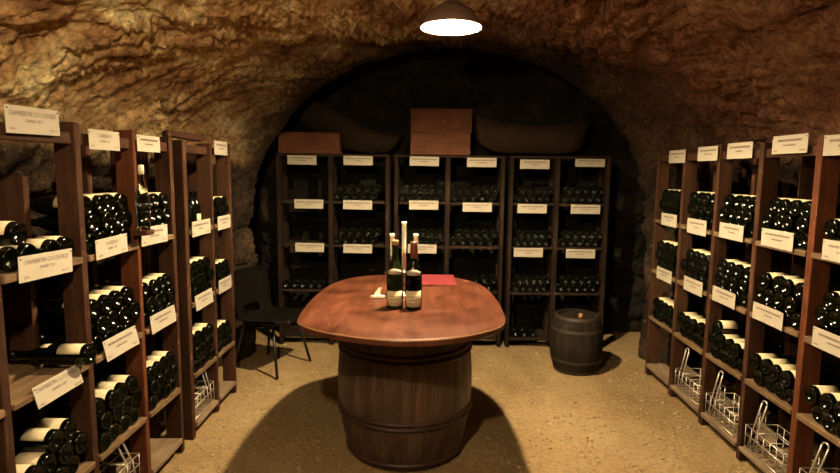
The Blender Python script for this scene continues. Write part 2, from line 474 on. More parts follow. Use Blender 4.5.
BY = 4.82
BS = [1.275, 0.895, 0.495]
BCOLS = [(-1.305, -0.855, -0.365), (-0.29, 0.155, 0.625), (0.70, 1.09, 1.52)]
def back_rack(xs, label):
    t = thing('wine_rack', label, 'wine rack', ((xs[0] + xs[2]) / 2, BY, 0), 0, 'back wine racks')
    ox, oy = (xs[0] + xs[2]) / 2, BY
    def P(name, x0, x1, a, b, z0, z1, m):
        return obj(name, newbox(x0 - ox, x1 - ox, a - oy, b - oy, z0, z1, wob=0.002), m, t, bevel=0.004)
    for x, w in zip(xs, (0.032, 0.04, 0.032)):
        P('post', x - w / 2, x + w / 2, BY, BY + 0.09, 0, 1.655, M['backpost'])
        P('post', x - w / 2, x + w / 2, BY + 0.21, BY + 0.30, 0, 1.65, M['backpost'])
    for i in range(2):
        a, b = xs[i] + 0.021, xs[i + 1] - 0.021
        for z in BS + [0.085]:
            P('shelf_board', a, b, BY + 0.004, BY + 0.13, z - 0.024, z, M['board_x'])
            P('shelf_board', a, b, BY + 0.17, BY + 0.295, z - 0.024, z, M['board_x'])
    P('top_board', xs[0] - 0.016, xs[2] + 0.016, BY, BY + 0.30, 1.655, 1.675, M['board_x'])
    return t
back_rack(BCOLS[0], 'dark two-column wine rack on the left against the back wall, under one box')
back_rack(BCOLS[1], 'dark two-column wine rack in the middle of the back wall, carrying stacked boxes')
back_rack(BCOLS[2], 'dark two-column wine rack on the right of the back wall, behind the small barrel')

# dark beam on top of the far left rack
bm = bmesh.new()
box(bm, -0.02, 0.02, -0.30, 0.14, 0, 0.032, wob=0.006)
o = obj('wood_beam', bm, M['post'], None, bevel=0.008)
o.location = (-1.375, 3.22, 1.704)
tag(o, 'short dark wooden beam lying on top of the far left rack', 'beam')

# ------------------------------------------------------------------ bottles
R = 0.040
def bottle_profile(r=R, h=0.295):
    return [(0.0, 0.022), (r * 0.35, 0.018), (r * 0.62, 0.008), (r * 0.78, 0.001), (r * 0.90, 0.0), (r * 0.985, 0.006), (r, 0.014),
            (r, 0.135), (r * 0.97, 0.160), (r * 0.84, 0.185), (r * 0.62, 0.205), (r * 0.45, 0.222), (r * 0.385, 0.240),
            (r * 0.36, 0.262), (r * 0.36, h - 0.012), (r * 0.42, h - 0.011), (r * 0.42, h - 0.003), (r * 0.34, h), (0.0, h)]
def bottle_mesh(name, seg, mt, r=R, h=0.295):
    bm = bmesh.new(); lathe(bm, bottle_profile(r, h), seg)
    bm.normal_update(); me = bpy.data.meshes.new(name); bm.to_mesh(me); bm.free()
    me.materials.append(mt)
    for p in me.polygons: p.use_smooth = True
    return me
def wrap(z0, z1, a0, a1, r, seg=14, name='label', mt=None, curve=0.0):
    """a paper label wrapped round a bottle, angles in degrees"""
    bm = bmesh.new(); rows = []
    for i in range(seg + 1):
        u = i / seg
        a = math.radians(a0 + (a1 - a0) * u)
        dz = curve * (1 - abs(2 * u - 1) ** 1.5)
        col = []
        for rr in (r, r + 0.0006):
            for z in (z0, z1 + dz):
                col.append(bm.verts.new((rr * math.cos(a), rr * math.sin(a), z)))
        rows.append(col)
    for A, B in zip(rows[:-1], rows[1:]):
        bm.faces.new((A[2], B[2], B[3], A[3])); bm.faces.new((A[0], A[1], B[1], B[0]))
        bm.faces.new((A[0], B[0], B[2], A[2])); bm.faces.new((A[1], A[3], B[3], B[1]))
    for c, fl in ((rows[0], 0), (rows[-1], 1)):
        f = (c[0], c[2], c[3], c[1]); bm.faces.new(f if not fl else f[::-1])
    bm.normal_update(); me = bpy.data.meshes.new(name); bm.to_mesh(me); bm.free()
    me.materials.append(mt or M['label'])
    for p in me.polygons: p.use_smooth = True
    return me
ME_B = bottle_mesh('lying_bottle', 22, M['glass'])
ME_L = wrap(0.024, 0.108, 90 - 78, 90 + 78, R + 0.0004)
ME_C = wrap(0.150, 0.176, 90 - 40, 90 + 40, R * 0.99, 8, 'shoulder_label')

def lay(loc, side, spin=0.0, tilt=0.0, skew=0.0, label=None, group=None, withlabel=True, collar=False, sc=1.0):
    """a bottle on its side, base towards the room. side -1: left rack, +1: right rack, 0: back rack.
    loc: centre of the base"""
    o = bpy.data.objects.new('wine_bottle', ME_B); C.objects.link(o)
    ang = {-1: PI / 2, 1: -PI / 2, 0: 0}[side]
    # local z (axis) -> into the rack ; local y (label centre) -> up
    if side == -1: ax = Vector((-1, 0, 0))
    elif side == 1: ax = Vector((1, 0, 0))
    else: ax = Vector((0, 1, 0))
    up = Vector((0, 0, 1)); rt = up.cross(ax)
    m3 = Matrix((rt, up, ax)).transposed()
    m3 = Matrix.Rotation(skew, 3, 'Z') @ m3 @ Matrix.Rotation(spin, 3, 'Z')
    o.matrix_world = Matrix.Translation(loc) @ m3.to_4x4() @ Matrix.Scale(sc, 4)
    tag(o, label, 'wine bottle', group)
    if withlabel:
        c = bpy.data.objects.new('label', ME_L); C.objects.link(c); c.parent = o
    if collar:
        c = bpy.data.objects.new('shoulder_label', ME_C); C.objects.link(c); c.parent = o
    return o

ORD = ['leftmost', 'second from left', 'third from left', 'rightmost']
LAYER = {0: 'bottom layer', 1: 'second layer', 2: 'top layer'}
n_bottles = 0
def pile(side, ya, yb, z, counts, shelfname, bayname, rackname, missing=()):
    """counts: bottles per layer from the bottom; ya..yb inner width of the bay"""
    global n_bottles
    xf = LX if side < 0 else RX
    w = yb - ya; r = R
    nl = len(counts)
    n = 4
    pitch = min(2 * r + 0.003, (w - 2 * r - 0.012) / (n - 1)) if n > 1 else 0
    slack = w - 2 * r - pitch * (n - 1)
    rr = r
    sc = 1.0
    if pitch < 2 * r + 0.0029: sc = (pitch - 0.0029) / (2 * r); rr = r * sc
    slack = w - 2 * rr - pitch * (n - 1)
    off = max(0.0, min(slack, pitch / 2))
    # vertical step between staggered layers so that circles touch
    near = min(off, pitch - off) if off > 1e-4 else 0
    step = math.sqrt(max((2 * rr) ** 2 - near ** 2, (1.7 * rr) ** 2))
    for l in range(nl):
        base = ya + rr + (off if l % 2 else 0)
        for k in range(n):
            if k >= counts[l] and counts[l] < n: continue
            # bottles of a short layer lie towards the far side
            kk = k if counts[l] == n else n - 1 - k
            y = base + kk * pitch
            zz = z + rr + 0.004 + l * (step + 0.002)
            x = xf + side * (random.uniform(0.004, 0.024) - (0.012 if z < 1.1 else 0.004))
            top = l == nl - 1 or (l == nl - 2 and counts[-1] < n)
            # seen from the room: on the left wall, left = nearer the camera; on the right wall, left = farther
            idx = kk if side < 0 else n - 1 - kk
            if counts[l] == n: pos = ORD[idx]
            else:
                lidx = k if side > 0 else counts[l] - 1 - k
                pos = ['only bottle', 'leftmost', 'leftmost'][min(counts[l] - 1, 2)] if lidx == 0 else (['', 'rightmost', 'middle bottle'][min(counts[l] - 1, 2)] if lidx == 1 else 'rightmost')
            lay_name = LAYER[2] if l == nl - 1 and l > 0 else (LAYER[0] if l == 0 else LAYER[1])
            lab = f'dark wine bottle, {pos} in {lay_name}, {shelfname} shelf, {bayname} bay, {rackname}'
            lay((x, y, zz), side, random.uniform(-0.35, 0.35), label=lab, group=f'bottles in the {rackname} rack', withlabel=top, sc=sc)
            n_bottles += 1

LB = {'nearest': (LP1[1], LP1[2]), 'second': (LP1[2], LP1[3]), 'third': (LP1[3], LP1[4]), 'fourth': (LP2[0], LP2[1]), 'farthest': (LP2[1], LP2[2])}
def inner(b): return b[0] + 0.004, b[1] - 0.040
for nm in ('second', 'third', 'farthest'):
    a, b = inner(LB[nm])
    pile(-1, a, b, LS[0], [4, 4, 4], 'upper', nm, 'left')
for nm in ('second', 'third', 'fourth', 'farthest'):
    a, b = inner(LB[nm])
    pile(-1, a, b, LS[1], [4, 4, 4], 'middle', nm, 'left')
    pile(-1, a, b, LS[2], [4, 4, 4], 'lower', nm, 'left')
a, b = inner(LB['nearest'])
pile(-1, a, b, LS[2], [4, 4, 2], 'lower', 'nearest', 'left')
# upper shelf of the nearest bay: bottles in a loose half-filled pile
for k, (y, l, txt) in enumerate([(0.060, 0, 'leftmost'), (0.150, 0, 'second from left'), (0.262, 0, 'third from left'), (0.348, 0, 'rightmost')]):
    lay((LX - 0.010 - 0.006 * (k % 2), a + y, LS[0] + R + 0.004), -1, 0.2 * (k - 1.5), label=f'cream-labelled dark wine bottle, {txt} on upper shelf, nearest bay, left rack', group='bottles in the left rack')
lay((LX - 0.012, a + 0.105, LS[0] + R + 0.082), -1, -0.2, label='dark wine bottle lying on top of two others on nearest left upper shelf', group='bottles in the left rack')
lay((LX + 0.055, 2.035, LS[1] + R + 0.010), -1, 0.15, collar=True, skew=0.05, label='single dark wine bottle with cream label lying alone on left middle shelf', group='bottles in the left rack')
# bay cut by the left edge of the picture
lay((LX, 1.60, LS[1] + R + 0.004), -1, 0.1, label='dark wine bottle cut by the left picture edge, lying on the middle shelf', group='bottles in the left rack')

RB = [('farthest', 3.81, 4.24), ('fifth', 3.365, 3.81), ('fourth', 2.935, 3.365), ('third', 2.51, 2.935), ('second', 2.07, 2.51)]
for nm, p0, p1 in RB:
    a, b = p0 + 0.004, p1 - 0.040
    pile(1, a, b, RS[0], [4, 4] if nm == 'second' else [4, 4, 4], 'upper', nm, 'right')
    pile(1, a, b, RS[1], [4, 4, 4], 'middle', nm, 'right')
    pile(1, a, b, RS[2], [4, 4, 1] if nm == 'fourth' else [4, 4], 'lower', nm, 'right')

# the many small bottles of the back racks: one mesh
bm = bmesh.new()
rb = 0.038
def back_pile(x0, x1, z, layers, n=5):
    pitch = min(2 * rb + 0.001, (x1 - x0 - 2 * rb) / (n - 0.5))
    for l in range(layers):
        m = n
        off = (pitch / 2 if l % 2 else 0)
        for k in range(m):
            x = x0 + rb + off + pitch * k
            if x + rb > x1 + 0.002: continue
            zz = z + rb + 0.003 + l * 0.067
            mt = Matrix.Translation((x, BY + random.uniform(0.0, 0.015), zz)) @ Matrix.Rotation(-PI / 2, 4, 'X')
            v0 = len(bm.verts)
            rings = lathe(bm, [(r_ * rb / R, z_ * 0.96) for r_, z_ in bottle_profile()], 12)
            for ring in rings:
                for v in ring: v.co = mt @ v.co
for ci, (xa, xb, xc) in enumerate(BCOLS):
    for cj, (p, q) in enumerate(((xa, xb), (xb, xc))):
        if ci == 0 and cj == 0:
            back_pile(p + 0.022, q - 0.022, BS[2], 1)
            continue
        for si, z in enumerate(BS):
            if ci == 0 and si == 2:
                back_pile(p + 0.022, q - 0.022, z, 1); continue
            back_pile(p + 0.022, q - 0.022, z, 2)
back_pile(0.70 + 0.03, 1.09 - 0.03, 0.085, 1, 3)
o = obj('stacked_wine_bottles', bm, M['dustyglass'], None, True)
tag(o, 'rows of small dark wine bottles lying in the three racks at the back wall', 'wine bottles', kind='stuff')

# standing half bottles and a clear bottle on the left rack
def standing_bottle(name, loc, h, r, mt, label, group=None, lab=None, cap=None, labang=(-150, -30), rz=0.0, collar=None):
    t = thing(name, label, 'wine bottle', loc, rz, group)
    k = h / 0.295
    bm = bmesh.new(); lathe(bm, [(a * r / R, b * k) for a, b in bottle_profile(R, 0.295)], 32)
    obj('glass_body', bm, mt, t, True)
    if lab:
        me = wrap(lab[0], lab[1], labang[0], labang[1], r + 0.0006, 20)
        c = bpy.data.objects.new('label', me); C.objects.link(c); c.parent = t
        if name == 'table_bottle':
            lb = c
            for (za, zb, aa, ab) in ((0.62, 0.66, -132, -48), (0.42, 0.47, -120, -60), (0.20, 0.23, -112, -68)):
                z_a = lab[0] + (lab[1] - lab[0]) * za; z_b = lab[0] + (lab[1] - lab[0]) * zb
                mk = bpy.data.objects.new('printing', wrap(z_a, z_b, aa, ab, r + 0.0013, 12, 'printing', M['label_ink'])); C.objects.link(mk); mk.parent = lb
    if collar:
        me = wrap(collar[0], collar[1], -148, -32, r * 0.965, 16, 'shoulder_label', M['paper'], 0.014)
        c = bpy.data.objects.new('shoulder_label', me); C.objects.link(c); c.parent = t
    if cap:
        kind, cm, z0, z1 = cap
        rn = r * 0.43
        bm = bmesh.new(); lathe(bm, [(0, z0), (rn, z0), (rn, z1 - 0.004), (rn * 0.9, z1), (0, z1)], 20)
        obj(kind, bm, cm, t, True)
    return t
T = 0.84
standing_bottle('table_bottle', (-0.172, 2.815, T), 0.328, 0.043, M['greenglass'], 'left of the two open wine bottles standing on the table, with pale cork', None,
                (0.018, 0.095), ('cork', M['cork'], 0.326, 0.350), collar=(0.180, 0.197))
standing_bottle('table_bottle', (-0.076, 2.800, T), 0.328, 0.043, M['glass'], 'right of the two wine bottles standing on the table, with copper red capsule', None,
                (0.018, 0.100), ('capsule', M['cap_red'], 0.262, 0.345), collar=(0.178, 0.196))
standing_bottle('glass_bottle', (-1.288, 2.49, 1.262), 0.285, 0.029, M['clear'], 'clear glass bottle with cream cap standing at the third left bay, upper shelf', None,
                None, ('cap', M['bone'], 0.250, 0.292))
# small ledge bracket for the clear bottle is the shelf front itself
bm = newbox(-0.036, 0.03, -0.035, 0.035, -0.022, 0.0, wob=0.001)
o = obj('wood_block', bm, M['post'], None, bevel=0.003); o.location = (-1.285, 2.49, 1.262)
tag(o, 'small brown wood block under the clear glass bottle on left rack', 'block')
for k, (y, txt) in enumerate([(3.10, 'leftmost'), (3.165, 'second'), (3.235, 'third'), (3.30, 'rightmost')]):
    standing_bottle('half_bottle', (-1.385 - 0.004 * (k % 2), y, LS[0] + 0.004), 0.205, 0.027, M['glass'],
                    f'{txt} (from the left) of four small dark bottles standing upright on the left rack',
                    'small bottles standing on the left rack', (0.02, 0.07) if k == 3 else None, None, (-60, 60))

# ------------------------------------------------------------------ signs
def text_mesh(s, width, height, cx, cz):
    cu = bpy.data.curves.new('t', 'FONT'); cu.body = s; cu.size = 1.0; cu.resolution_u = 1
    to = bpy.data.objects.new('t', cu); C.objects.link(to)
    dg = bpy.context.evaluated_depsgraph_get()
    me = bpy.data.meshes.new_from_object(to.evaluated_get(dg))
    C.objects.unlink(to); bpy.data.objects.remove(to)
    xs = [v.co.x for v in me.vertices]; ys = [v.co.y for v in me.vertices]
    w = max(xs) - min(xs); h = 0.72
    k = min(width / w, height / h)
    out = [((v.co.x - min(xs) - w / 2) * k + cx, (v.co.y - h / 2) * (height / h) + cz) for v in me.vertices]
    polys = [tuple(p.vertices) for p in me.polygons]
    bpy.data.meshes.remove(me)
    return out, polys

TXT = {}
def lettering(kind, W, H):
    """text kinds: full strings or short unreadable strokes"""
    key = kind
    if key in TXT: return TXT[key]
    verts, faces = [], []; pieces = []
    def cut():
        if faces: pieces.append((verts[:], faces[:])); verts.clear(); faces.clear()
    def add(s, w, h, cx, cz):
        cut()
        v, f = text_mesh(s, w, h, cx, cz)
        b0 = len(verts); verts.extend(v); faces.extend([tuple(i + b0 for i in q) for q in f])
    def bar(x0, x1, z0, z1):
        b0 = len(verts); verts.extend([(x0, z0), (x1, z0), (x1, z1), (x0, z1)]); faces.append((b0, b0 + 1, b0 + 2, b0 + 3))
    if kind == 'chambertin':
        add('CHAMBERTIN CLOS DE BEZE', W * 0.88, 0.016, 0, H * 0.24); add('GRAND CRU', W * 0.32, 0.011, 0, -H * 0.02)
        add('2004', W * 0.12, 0.009, -W * 0.40, -H * 0.33); add('88,00 €', W * 0.17, 0.009, W * 0.37, -H * 0.33)
    elif kind == 'echezeaux':
        add('ECHEZEAUX', W * 0.42, 0.016, 0, H * 0.22); add('GRAND CRU', W * 0.32, 0.011, 0, -H * 0.05)
        add('2004', W * 0.12, 0.009, -W * 0.40, -H * 0.33); add('59,00 €', W * 0.17, 0.009, W * 0.37, -H * 0.33)
    else:
        n = int(kind)
        rnd = random.Random(n)
        def strokes(x0, x1, z, h):
            cut(); x = x0
            while x < x1:
                w = rnd.uniform(0.0025, 0.005); bar(x, min(x + w, x1), z - h / 2, z + h / 2); x += w + 0.0022
        w1 = rnd.uniform(0.32, 0.44) * W; w2 = rnd.uniform(0.12, 0.2) * W
        strokes(-w1, w1, H * 0.22, 0.010); strokes(-w2, w2, -H * 0.04, 0.007)
        if n % 2: strokes(-W * 0.45, -W * 0.34, -H * 0.33, 0.006); strokes(W * 0.30, W * 0.45, -H * 0.33, 0.006)
    cut(); TXT[key] = pieces
    return TXT[key]

n_sign = 0
def sign(loc, side, kind, label, group, W=0.25, H=0.086, roll=0.0, bend=0.0, lean=0.0):
    """card on the front edge of a shelf; bend curls its far corner away"""
    rz = {-1: PI / 2, 1: -PI / 2, 0: 0}[side]
    t = thing('price_sign', label, 'sign', loc, rz, group)
    t.rotation_euler = (lean, roll, rz)
    N = 8
    def yoff(x): return -bend * max(0.0, (abs(x) / (W / 2)) - 0.45) ** 2 * (1 if x > 0 else 0.5)
    bm = bmesh.new(); rows = []
    for i in range(N + 1):
        x = -W / 2 + W * i / N
        rows.append([bm.verts.new((x, yoff(x) + dy, z)) for dy in (0, -0.0018) for z in (-H / 2, H / 2)])
    for A, B in zip(rows[:-1], rows[1:]):
        bm.faces.new((A[2], B[2], B[3], A[3])); bm.faces.new((A[0], A[1], B[1], B[0]))
        bm.faces.new((A[0], B[0], B[2], A[2])); bm.faces.new((A[1], A[3], B[3], B[1]))
    c = rows[0]; bm.faces.new((c[0], c[2], c[3], c[1])); c = rows[-1]; bm.faces.new((c[1], c[3], c[2], c[0]))
    obj('card', bm, M['paper'], t)
    for (vs, fs), nm in zip(lettering(kind, W, H), ('title_lettering', 'small_lettering', 'vintage_lettering', 'price_lettering')):
        bm = bmesh.new(); bv = [bm.verts.new((x, yoff(x) - 0.0024, z)) for x, z in vs]
        for f in fs:
            try: bm.faces.new([bv[i] for i in f])
            except ValueError: pass
        obj(nm, bm, M['ink'], t)
    if side != 0:
        for x in (-W / 2 + 0.008, W / 2 - 0.008):
            bm = bmesh.new()
            bmesh.ops.create_icosphere(bm, subdivisions=1, radius=0.0028, matrix=Matrix.Translation((x, yoff(x) - 0.003, H / 2 - 0.01)))
            obj('nail', bm, M['nail'], t)
    return t

fx = LX + 0.003
rowname = {0: 'top', 1: 'upper shelf', 2: 'middle shelf'}
def lsign(y, z, bay, row, kind, **k):
    txt = f'cream price card nailed to the {rowname[row]} edge of the {bay} left bay' if row else f'cream price card nailed at the very top of the {bay} left bay'
    sign((fx + (0.009 if row else 0.002), y, z), -1, kind, txt, 'price cards on the side racks', **k)
lsign(1.878, 1.692, 'nearest', 0, 'chambertin', W=0.255, H=0.088, roll=-0.02)
lsign(1.885, 1.205, 'nearest', 1, 'chambertin', W=0.27, H=0.086, roll=0.03)
lsign(1.905, 0.765, 'nearest', 2, 'chambertin', W=0.245, H=0.075, roll=0.0, lean=-0.25)
lsign(2.285, 1.650, 'second', 0, 'echezeaux', W=0.215, H=0.078)
lsign(2.285, 1.216, 'second', 1, 'echezeaux', roll=-0.02, W=0.23, H=0.08)
lsign(2.315, 0.792, 'second', 2, '11', lean=-0.2, bend=0.01)
lsign(2.645, 1.653, 'third', 0, '12', W=0.215, H=0.075)
lsign(2.645, 1.222, 'third', 1, '13', roll=0.02, bend=0.012)
lsign(2.695, 0.795, 'third', 2, '14', bend=0.01, lean=-0.1)
lsign(3.190, 1.202, 'fourth', 1, '15', bend=0.02)
lsign(3.205, 0.778, 'fourth', 2, '16', lean=-0.1)
lsign(3.560, 1.670, 'farthest', 0, '17', W=0.22)
lsign(3.560, 1.200, 'farthest', 1, '18', W=0.22)
lsign(3.545, 0.798, 'farthest', 2, '19', W=0.22)
fx = RX - 0.003
def rsign(y, z, bay, row, n, **k):
    txt = f'cream price card nailed to the {rowname[row]} edge of the {bay} right bay' if row else f'cream price card nailed at the very top of the {bay} right bay'
    sign((fx - (0.009 if row else 0.002), y, z), 1, n, txt, 'price cards on the side racks', **k)
rsign(3.89, 1.655, 'farthest', 0, '22'); rsign(3.46, 1.662, 'fifth', 0, '24', bend=0.02); rsign(3.115, 1.668, 'fourth', 0, '26'); rsign(2.69, 1.682, 'third', 0, '21', W=0.26)
rsign(3.94, 1.217, 'farthest', 1, '28'); rsign(3.53, 1.209, 'fifth', 1, '30', H=0.095); rsign(3.12, 1.222, 'fourth', 1, '32', bend=0.015); rsign(2.71, 1.23, 'third', 1, '34', bend=0.01)
rsign(3.965, 0.822, 'farthest', 2, '36'); rsign(3.525, 0.832, 'fifth', 2, '38', H=0.09); rsign(3.145, 0.846, 'fourth', 2, '40', bend=0.02); rsign(2.73, 0.848, 'third', 2, '42', bend=0.02)
rsign(2.33, 1.665, 'second', 0, '44', bend=0.03, W=0.24); rsign(2.27, 1.228, 'second', 1, '45', bend=0.0); rsign(2.27, 0.845, 'second', 2, '47', W=0.27)
# back rack signs: (px-derived x, z)
bs = [[(-1.097, 1.622), (-0.615, 1.622), (-0.05, 1.622), (0.44, 1.617), (0.89, 1.606), (1.357, 1.622)],
      [(-1.042, 1.246), (-0.62, 1.243), (-0.05, 1.248), (0.41, 1.235), (0.88, 1.228), (1.335, 1.228)],
      [(-1.040, 0.868), (-0.62, 0.862), (-0.06, 0.868), None, (0.86, 0.848), (1.31, 0.843)]]
cn = ['first', 'second', 'third', 'fourth', 'fifth', 'sixth']
for r_, row in enumerate(bs):
    for c_, p in enumerate(row):
        if not p: continue
        h = 0.066 if (r_ == 0 and c_ == 5) else 0.078
        sign((p[0], BY - 0.003, p[1]), 0, str(50 + 2 * ((r_ * 6 + c_) % 5)),
             f'cream card on the {["top", "upper shelf", "middle shelf"][r_]} edge of the {cn[c_]} back column from the left', 'price cards on the back racks', W=0.25, H=h, roll=random.uniform(0, 0.012))

# ------------------------------------------------------------------ barrel table
TC = Vector((-0.125, 3.03, 0))
tt = thing('barrel_table', 'oval reddish wooden tabletop standing on a dark upright barrel in the middle', 'table', (TC.x, TC.y, 0))
outline = [(-0.62, 2.58), (-0.575, 2.475), (-0.46, 2.375), (-0.29, 2.30), (-0.12, 2.265), (0.05, 2.29), (0.20, 2.37), (0.325, 2.49), (0.370, 2.62),
           (0.382, 2.85), (0.375, 3.12), (0.33, 3.44), (0.20, 3.65), (0.0, 3.735), (-0.22, 3.745), (-0.42, 3.69), (-0.565, 3.52), (-0.625, 3.25), (-0.64, 2.90)]
def closed_spline(pts, k=6):
    n = len(pts); out = []
    for i in range(n):
        p0, p1, p2, p3 = [Vector((*pts[(i + d) % n], 0)) for d in (-1, 0, 1, 2)]
        for j in range(k):
            t = j / k
            out.append(0.5 * ((2 * p1) + (-p0 + p2) * t + (2 * p0 - 5 * p1 + 4 * p2 - p3) * t * t + (-p0 + 3 * p1 - 3 * p2 + p3) * t ** 3))
    return out
sp = closed_spline(outline)
bm = bmesh.new()
cen = Vector((-0.12, 3.0, 0))
def ring(zz, inset):
    out = []
    for p in sp:
        d = (p - cen); q = cen + d * (1 - inset / d.length)
        out.append(bm.verts.new((q.x - TC.x, q.y - TC.y, zz)))
    return out
rg = [ring(0.806, 0.03), ring(0.806, 0.010), ring(0.811, 0.003), ring(0.832, 0.0), ring(0.838, 0.004), ring(0.840, 0.012), ring(0.840, 0.05)]
for A, B in zip(rg[:-1], rg[1:]):
    for i in range(len(A)):
        j = (i + 1) % len(A); bm.faces.new((A[i], A[j], B[j], B[i]))
bm.faces.new(rg[-1]); bm.faces.new(rg[0][::-1])
top = obj('tabletop', bm, M['table'], tt)
top.data.materials.append(M['edge'])
nn = len(sp)
for p in top.data.polygons:
    if nn * 3 <= p.index < nn * 4: p.material_index = 1; p.use_smooth = True

def barrel(parent, rh, rb_, h, m, hoops, hm, seg=44, hoopr=0.0, top_inset=True, staves=22):
    bm = bmesh.new(); N = 20; prof = []
    def rad(z): u = 2 * z / h - 1; return rb_ - (rb_ - rh) * u * u
    rings = []
    S = staves * 4
    for i in range(N + 1):
        z = h * i / N; r = rad(z); rg_ = []
        for s in range(S):
            a = 2 * PI * s / S
            groove = 0.0035 if s % 4 == 0 else 0.0
            jit = 0.0015 * math.sin((s // 4) * 2.4)
            rg_.append(bm.verts.new(((r - groove + jit) * math.cos(a), (r - groove + jit) * math.sin(a), z)))
        rings.append(rg_)
    # chime: inner lip and head
    for zz, rr in ((h, rh - 0.02), (h - 0.03, rh - 0.024), (h - 0.03, 0)):
        if rr: rings.append([bm.verts.new((rr * math.cos(2 * PI * s / S), rr * math.sin(2 * PI * s / S), zz)) for s in range(S)])
    for A, B in zip(rings[:-1], rings[1:]):
        for s in range(S):
            t_ = (s + 1) % S; bm.faces.new((A[s], A[t_], B[t_], B[s]))
    bm.faces.new(rings[-1]); bm.faces.new(rings[0][::-1])
    body = obj('barrel_body', bm, m, parent, True)
    body.modifiers.new('es', 'EDGE_SPLIT').split_angle = math.radians(50)
    for z, w in hoops:
        bm = bmesh.new(); S2 = 64
        pr = []
        if hoopr:   # split-wood hoop, rounded, doubled
            for k in range(13):
                a = PI * k / 12
                pr.append((math.sin(a) * hoopr, z + w / 2 - w * k / 12))
        else:
            pr = [(0, z + w / 2), (0.003, z + w / 2), (0.003, z - w / 2), (0, z - w / 2)]
        rings = []
        for dr, zz in pr:
            rr = rad(min(max(zz, 0), h)) + dr - 0.001
            rings.append([bm.verts.new((rr * math.cos(2 * PI * s / S2), rr * math.sin(2 * PI * s / S2), zz)) for s in range(S2)])
        for A, B in zip(rings[:-1], rings[1:]):
            for s in range(S2):
                t_ = (s + 1) % S2; bm.faces.new((A[t_], A[s], B[s], B[t_]))
        obj('hoop', bm, hm, body, bool(hoopr))
    return body
barrel(tt, 0.310, 0.372, 0.806, M['stave'], [(0.03, 0.03), (0.245, 0.026), (0.275, 0.026), (0.585, 0.028), (0.615, 0.028), (0.77, 0.03)], M['hoop'], hoopr=0.012)

sb = thing('small_barrel', 'small dark grey wooden barrel standing on the floor before the right back rack', 'barrel', (1.165, 4.30, 0))
barrel(sb, 0.165, 0.205, 0.445, M['stave2'], [(0.012, 0.022), (0.10, 0.022), (0.34, 0.022), (0.432, 0.022)], M['iron'], staves=16)
bm = bmesh.new(); lathe(bm, [(0, 0.416), (0.018, 0.416), (0.016, 0.448), (0.006, 0.455), (0, 0.455)], 14)
tag(obj('bung', bm, M['cork'], sb, True), 'pale bung on the barrel head')
sb.children[-1].location = (0.02, -0.03, 0)

# ------------------------------------------------------------------ things on the table
ca = thing('candelabrum', 'silver three-branched candelabrum standing behind the two bottles on the table', 'candelabrum', (-0.140, 3.10, T))
bm = bmesh.new(); lathe(bm, [(0, 0.001), (0.05, 0.001), (0.052, 0.006), (0.03, 0.014), (0.012, 0.022), (0.007, 0.04), (0.011, 0.05), (0.006, 0.062), (0.006, 0.10), (0.011, 0.108), (0.006, 0.116), (0.006, 0.125), (0, 0.125)], 24)
obj('stem', bm, M['silver'], ca, True)
for s in (-1, 1):
    bm = bmesh.new()
    tube(bm, bez((0, 0, 0.108), (s * 0.03, 0, 0.10), (s * 0.066, 0, 0.13), (s * 0.066, 0, 0.200), 12), 0.004)
    obj('arm', bm, M['silver'], ca, True)
def cup(x, z):
    bm = bmesh.new(); rg_ = lathe(bm, [(0, z - 0.002), (0.006, z), (0.018, z + 0.008), (0.019, z + 0.010), (0.012, z + 0.011), (0.0125, z + 0.026), (0.0095, z + 0.026), (0.0095, z + 0.013), (0, z + 0.013)], 18)
    for rr in rg_:
        for v in rr: v.co.x += x
    obj('candle_cup', bm, M['silver'], ca, True)
cup(0, 0.122); cup(-0.066, 0.198); cup(0.066, 0.198)
for x, z0, z1, lab in ((0, 0.1355, 0.42, 'tall ivory candle in the middle branch of the candelabrum'), (-0.066, 0.2115, 0.352, 'ivory candle in the left branch of the candelabrum'), (0.066, 0.2115, 0.352, 'ivory candle in the right branch of the candelabrum')):
    c = thing('candle', lab, 'candle', (-0.140 + x, 3.10, T + z0), 0, 'candles in the candelabrum')
    h = z1 - z0; r = 0.0122
    bm = bmesh.new(); lathe(bm, [(0, 0), (r, 0), (r, h * 0.5), (r * 1.02, h - 0.014), (r * 1.25, h - 0.008), (r * 1.1, h - 0.001), (r * 0.6, h - 0.003), (0, h - 0.004)], 16)
    obj('wax', bm, M['wax'], c, True)
    bm = bmesh.new(); tube(bm, [(0, 0, h - 0.006), (0.001, 0, h + 0.002), (0.003, 0, h + 0.007)], 0.001, 6)
    obj('wick', bm, M['blackmetal'], c)

bk = thing('folder', 'red covered folder lying on the table to the right of the bottles', 'folder', (0.062, 3.53, T + 0.001), 0.03)
obj('pages', newbox(-0.100, 0.104, -0.165, 0.165, 0.0025, 0.008), M['pages'], bk)
bm = newbox(-0.106, 0.108, -0.17, 0.17, 0.0, 0.0025); box(bm, -0.106, 0.108, -0.17, 0.17, 0.008, 0.0105); box(bm, -0.106, -0.103, -0.17, 0.17, 0.002, 0.009)
obj('cover', bm, M['redcard'], bk)

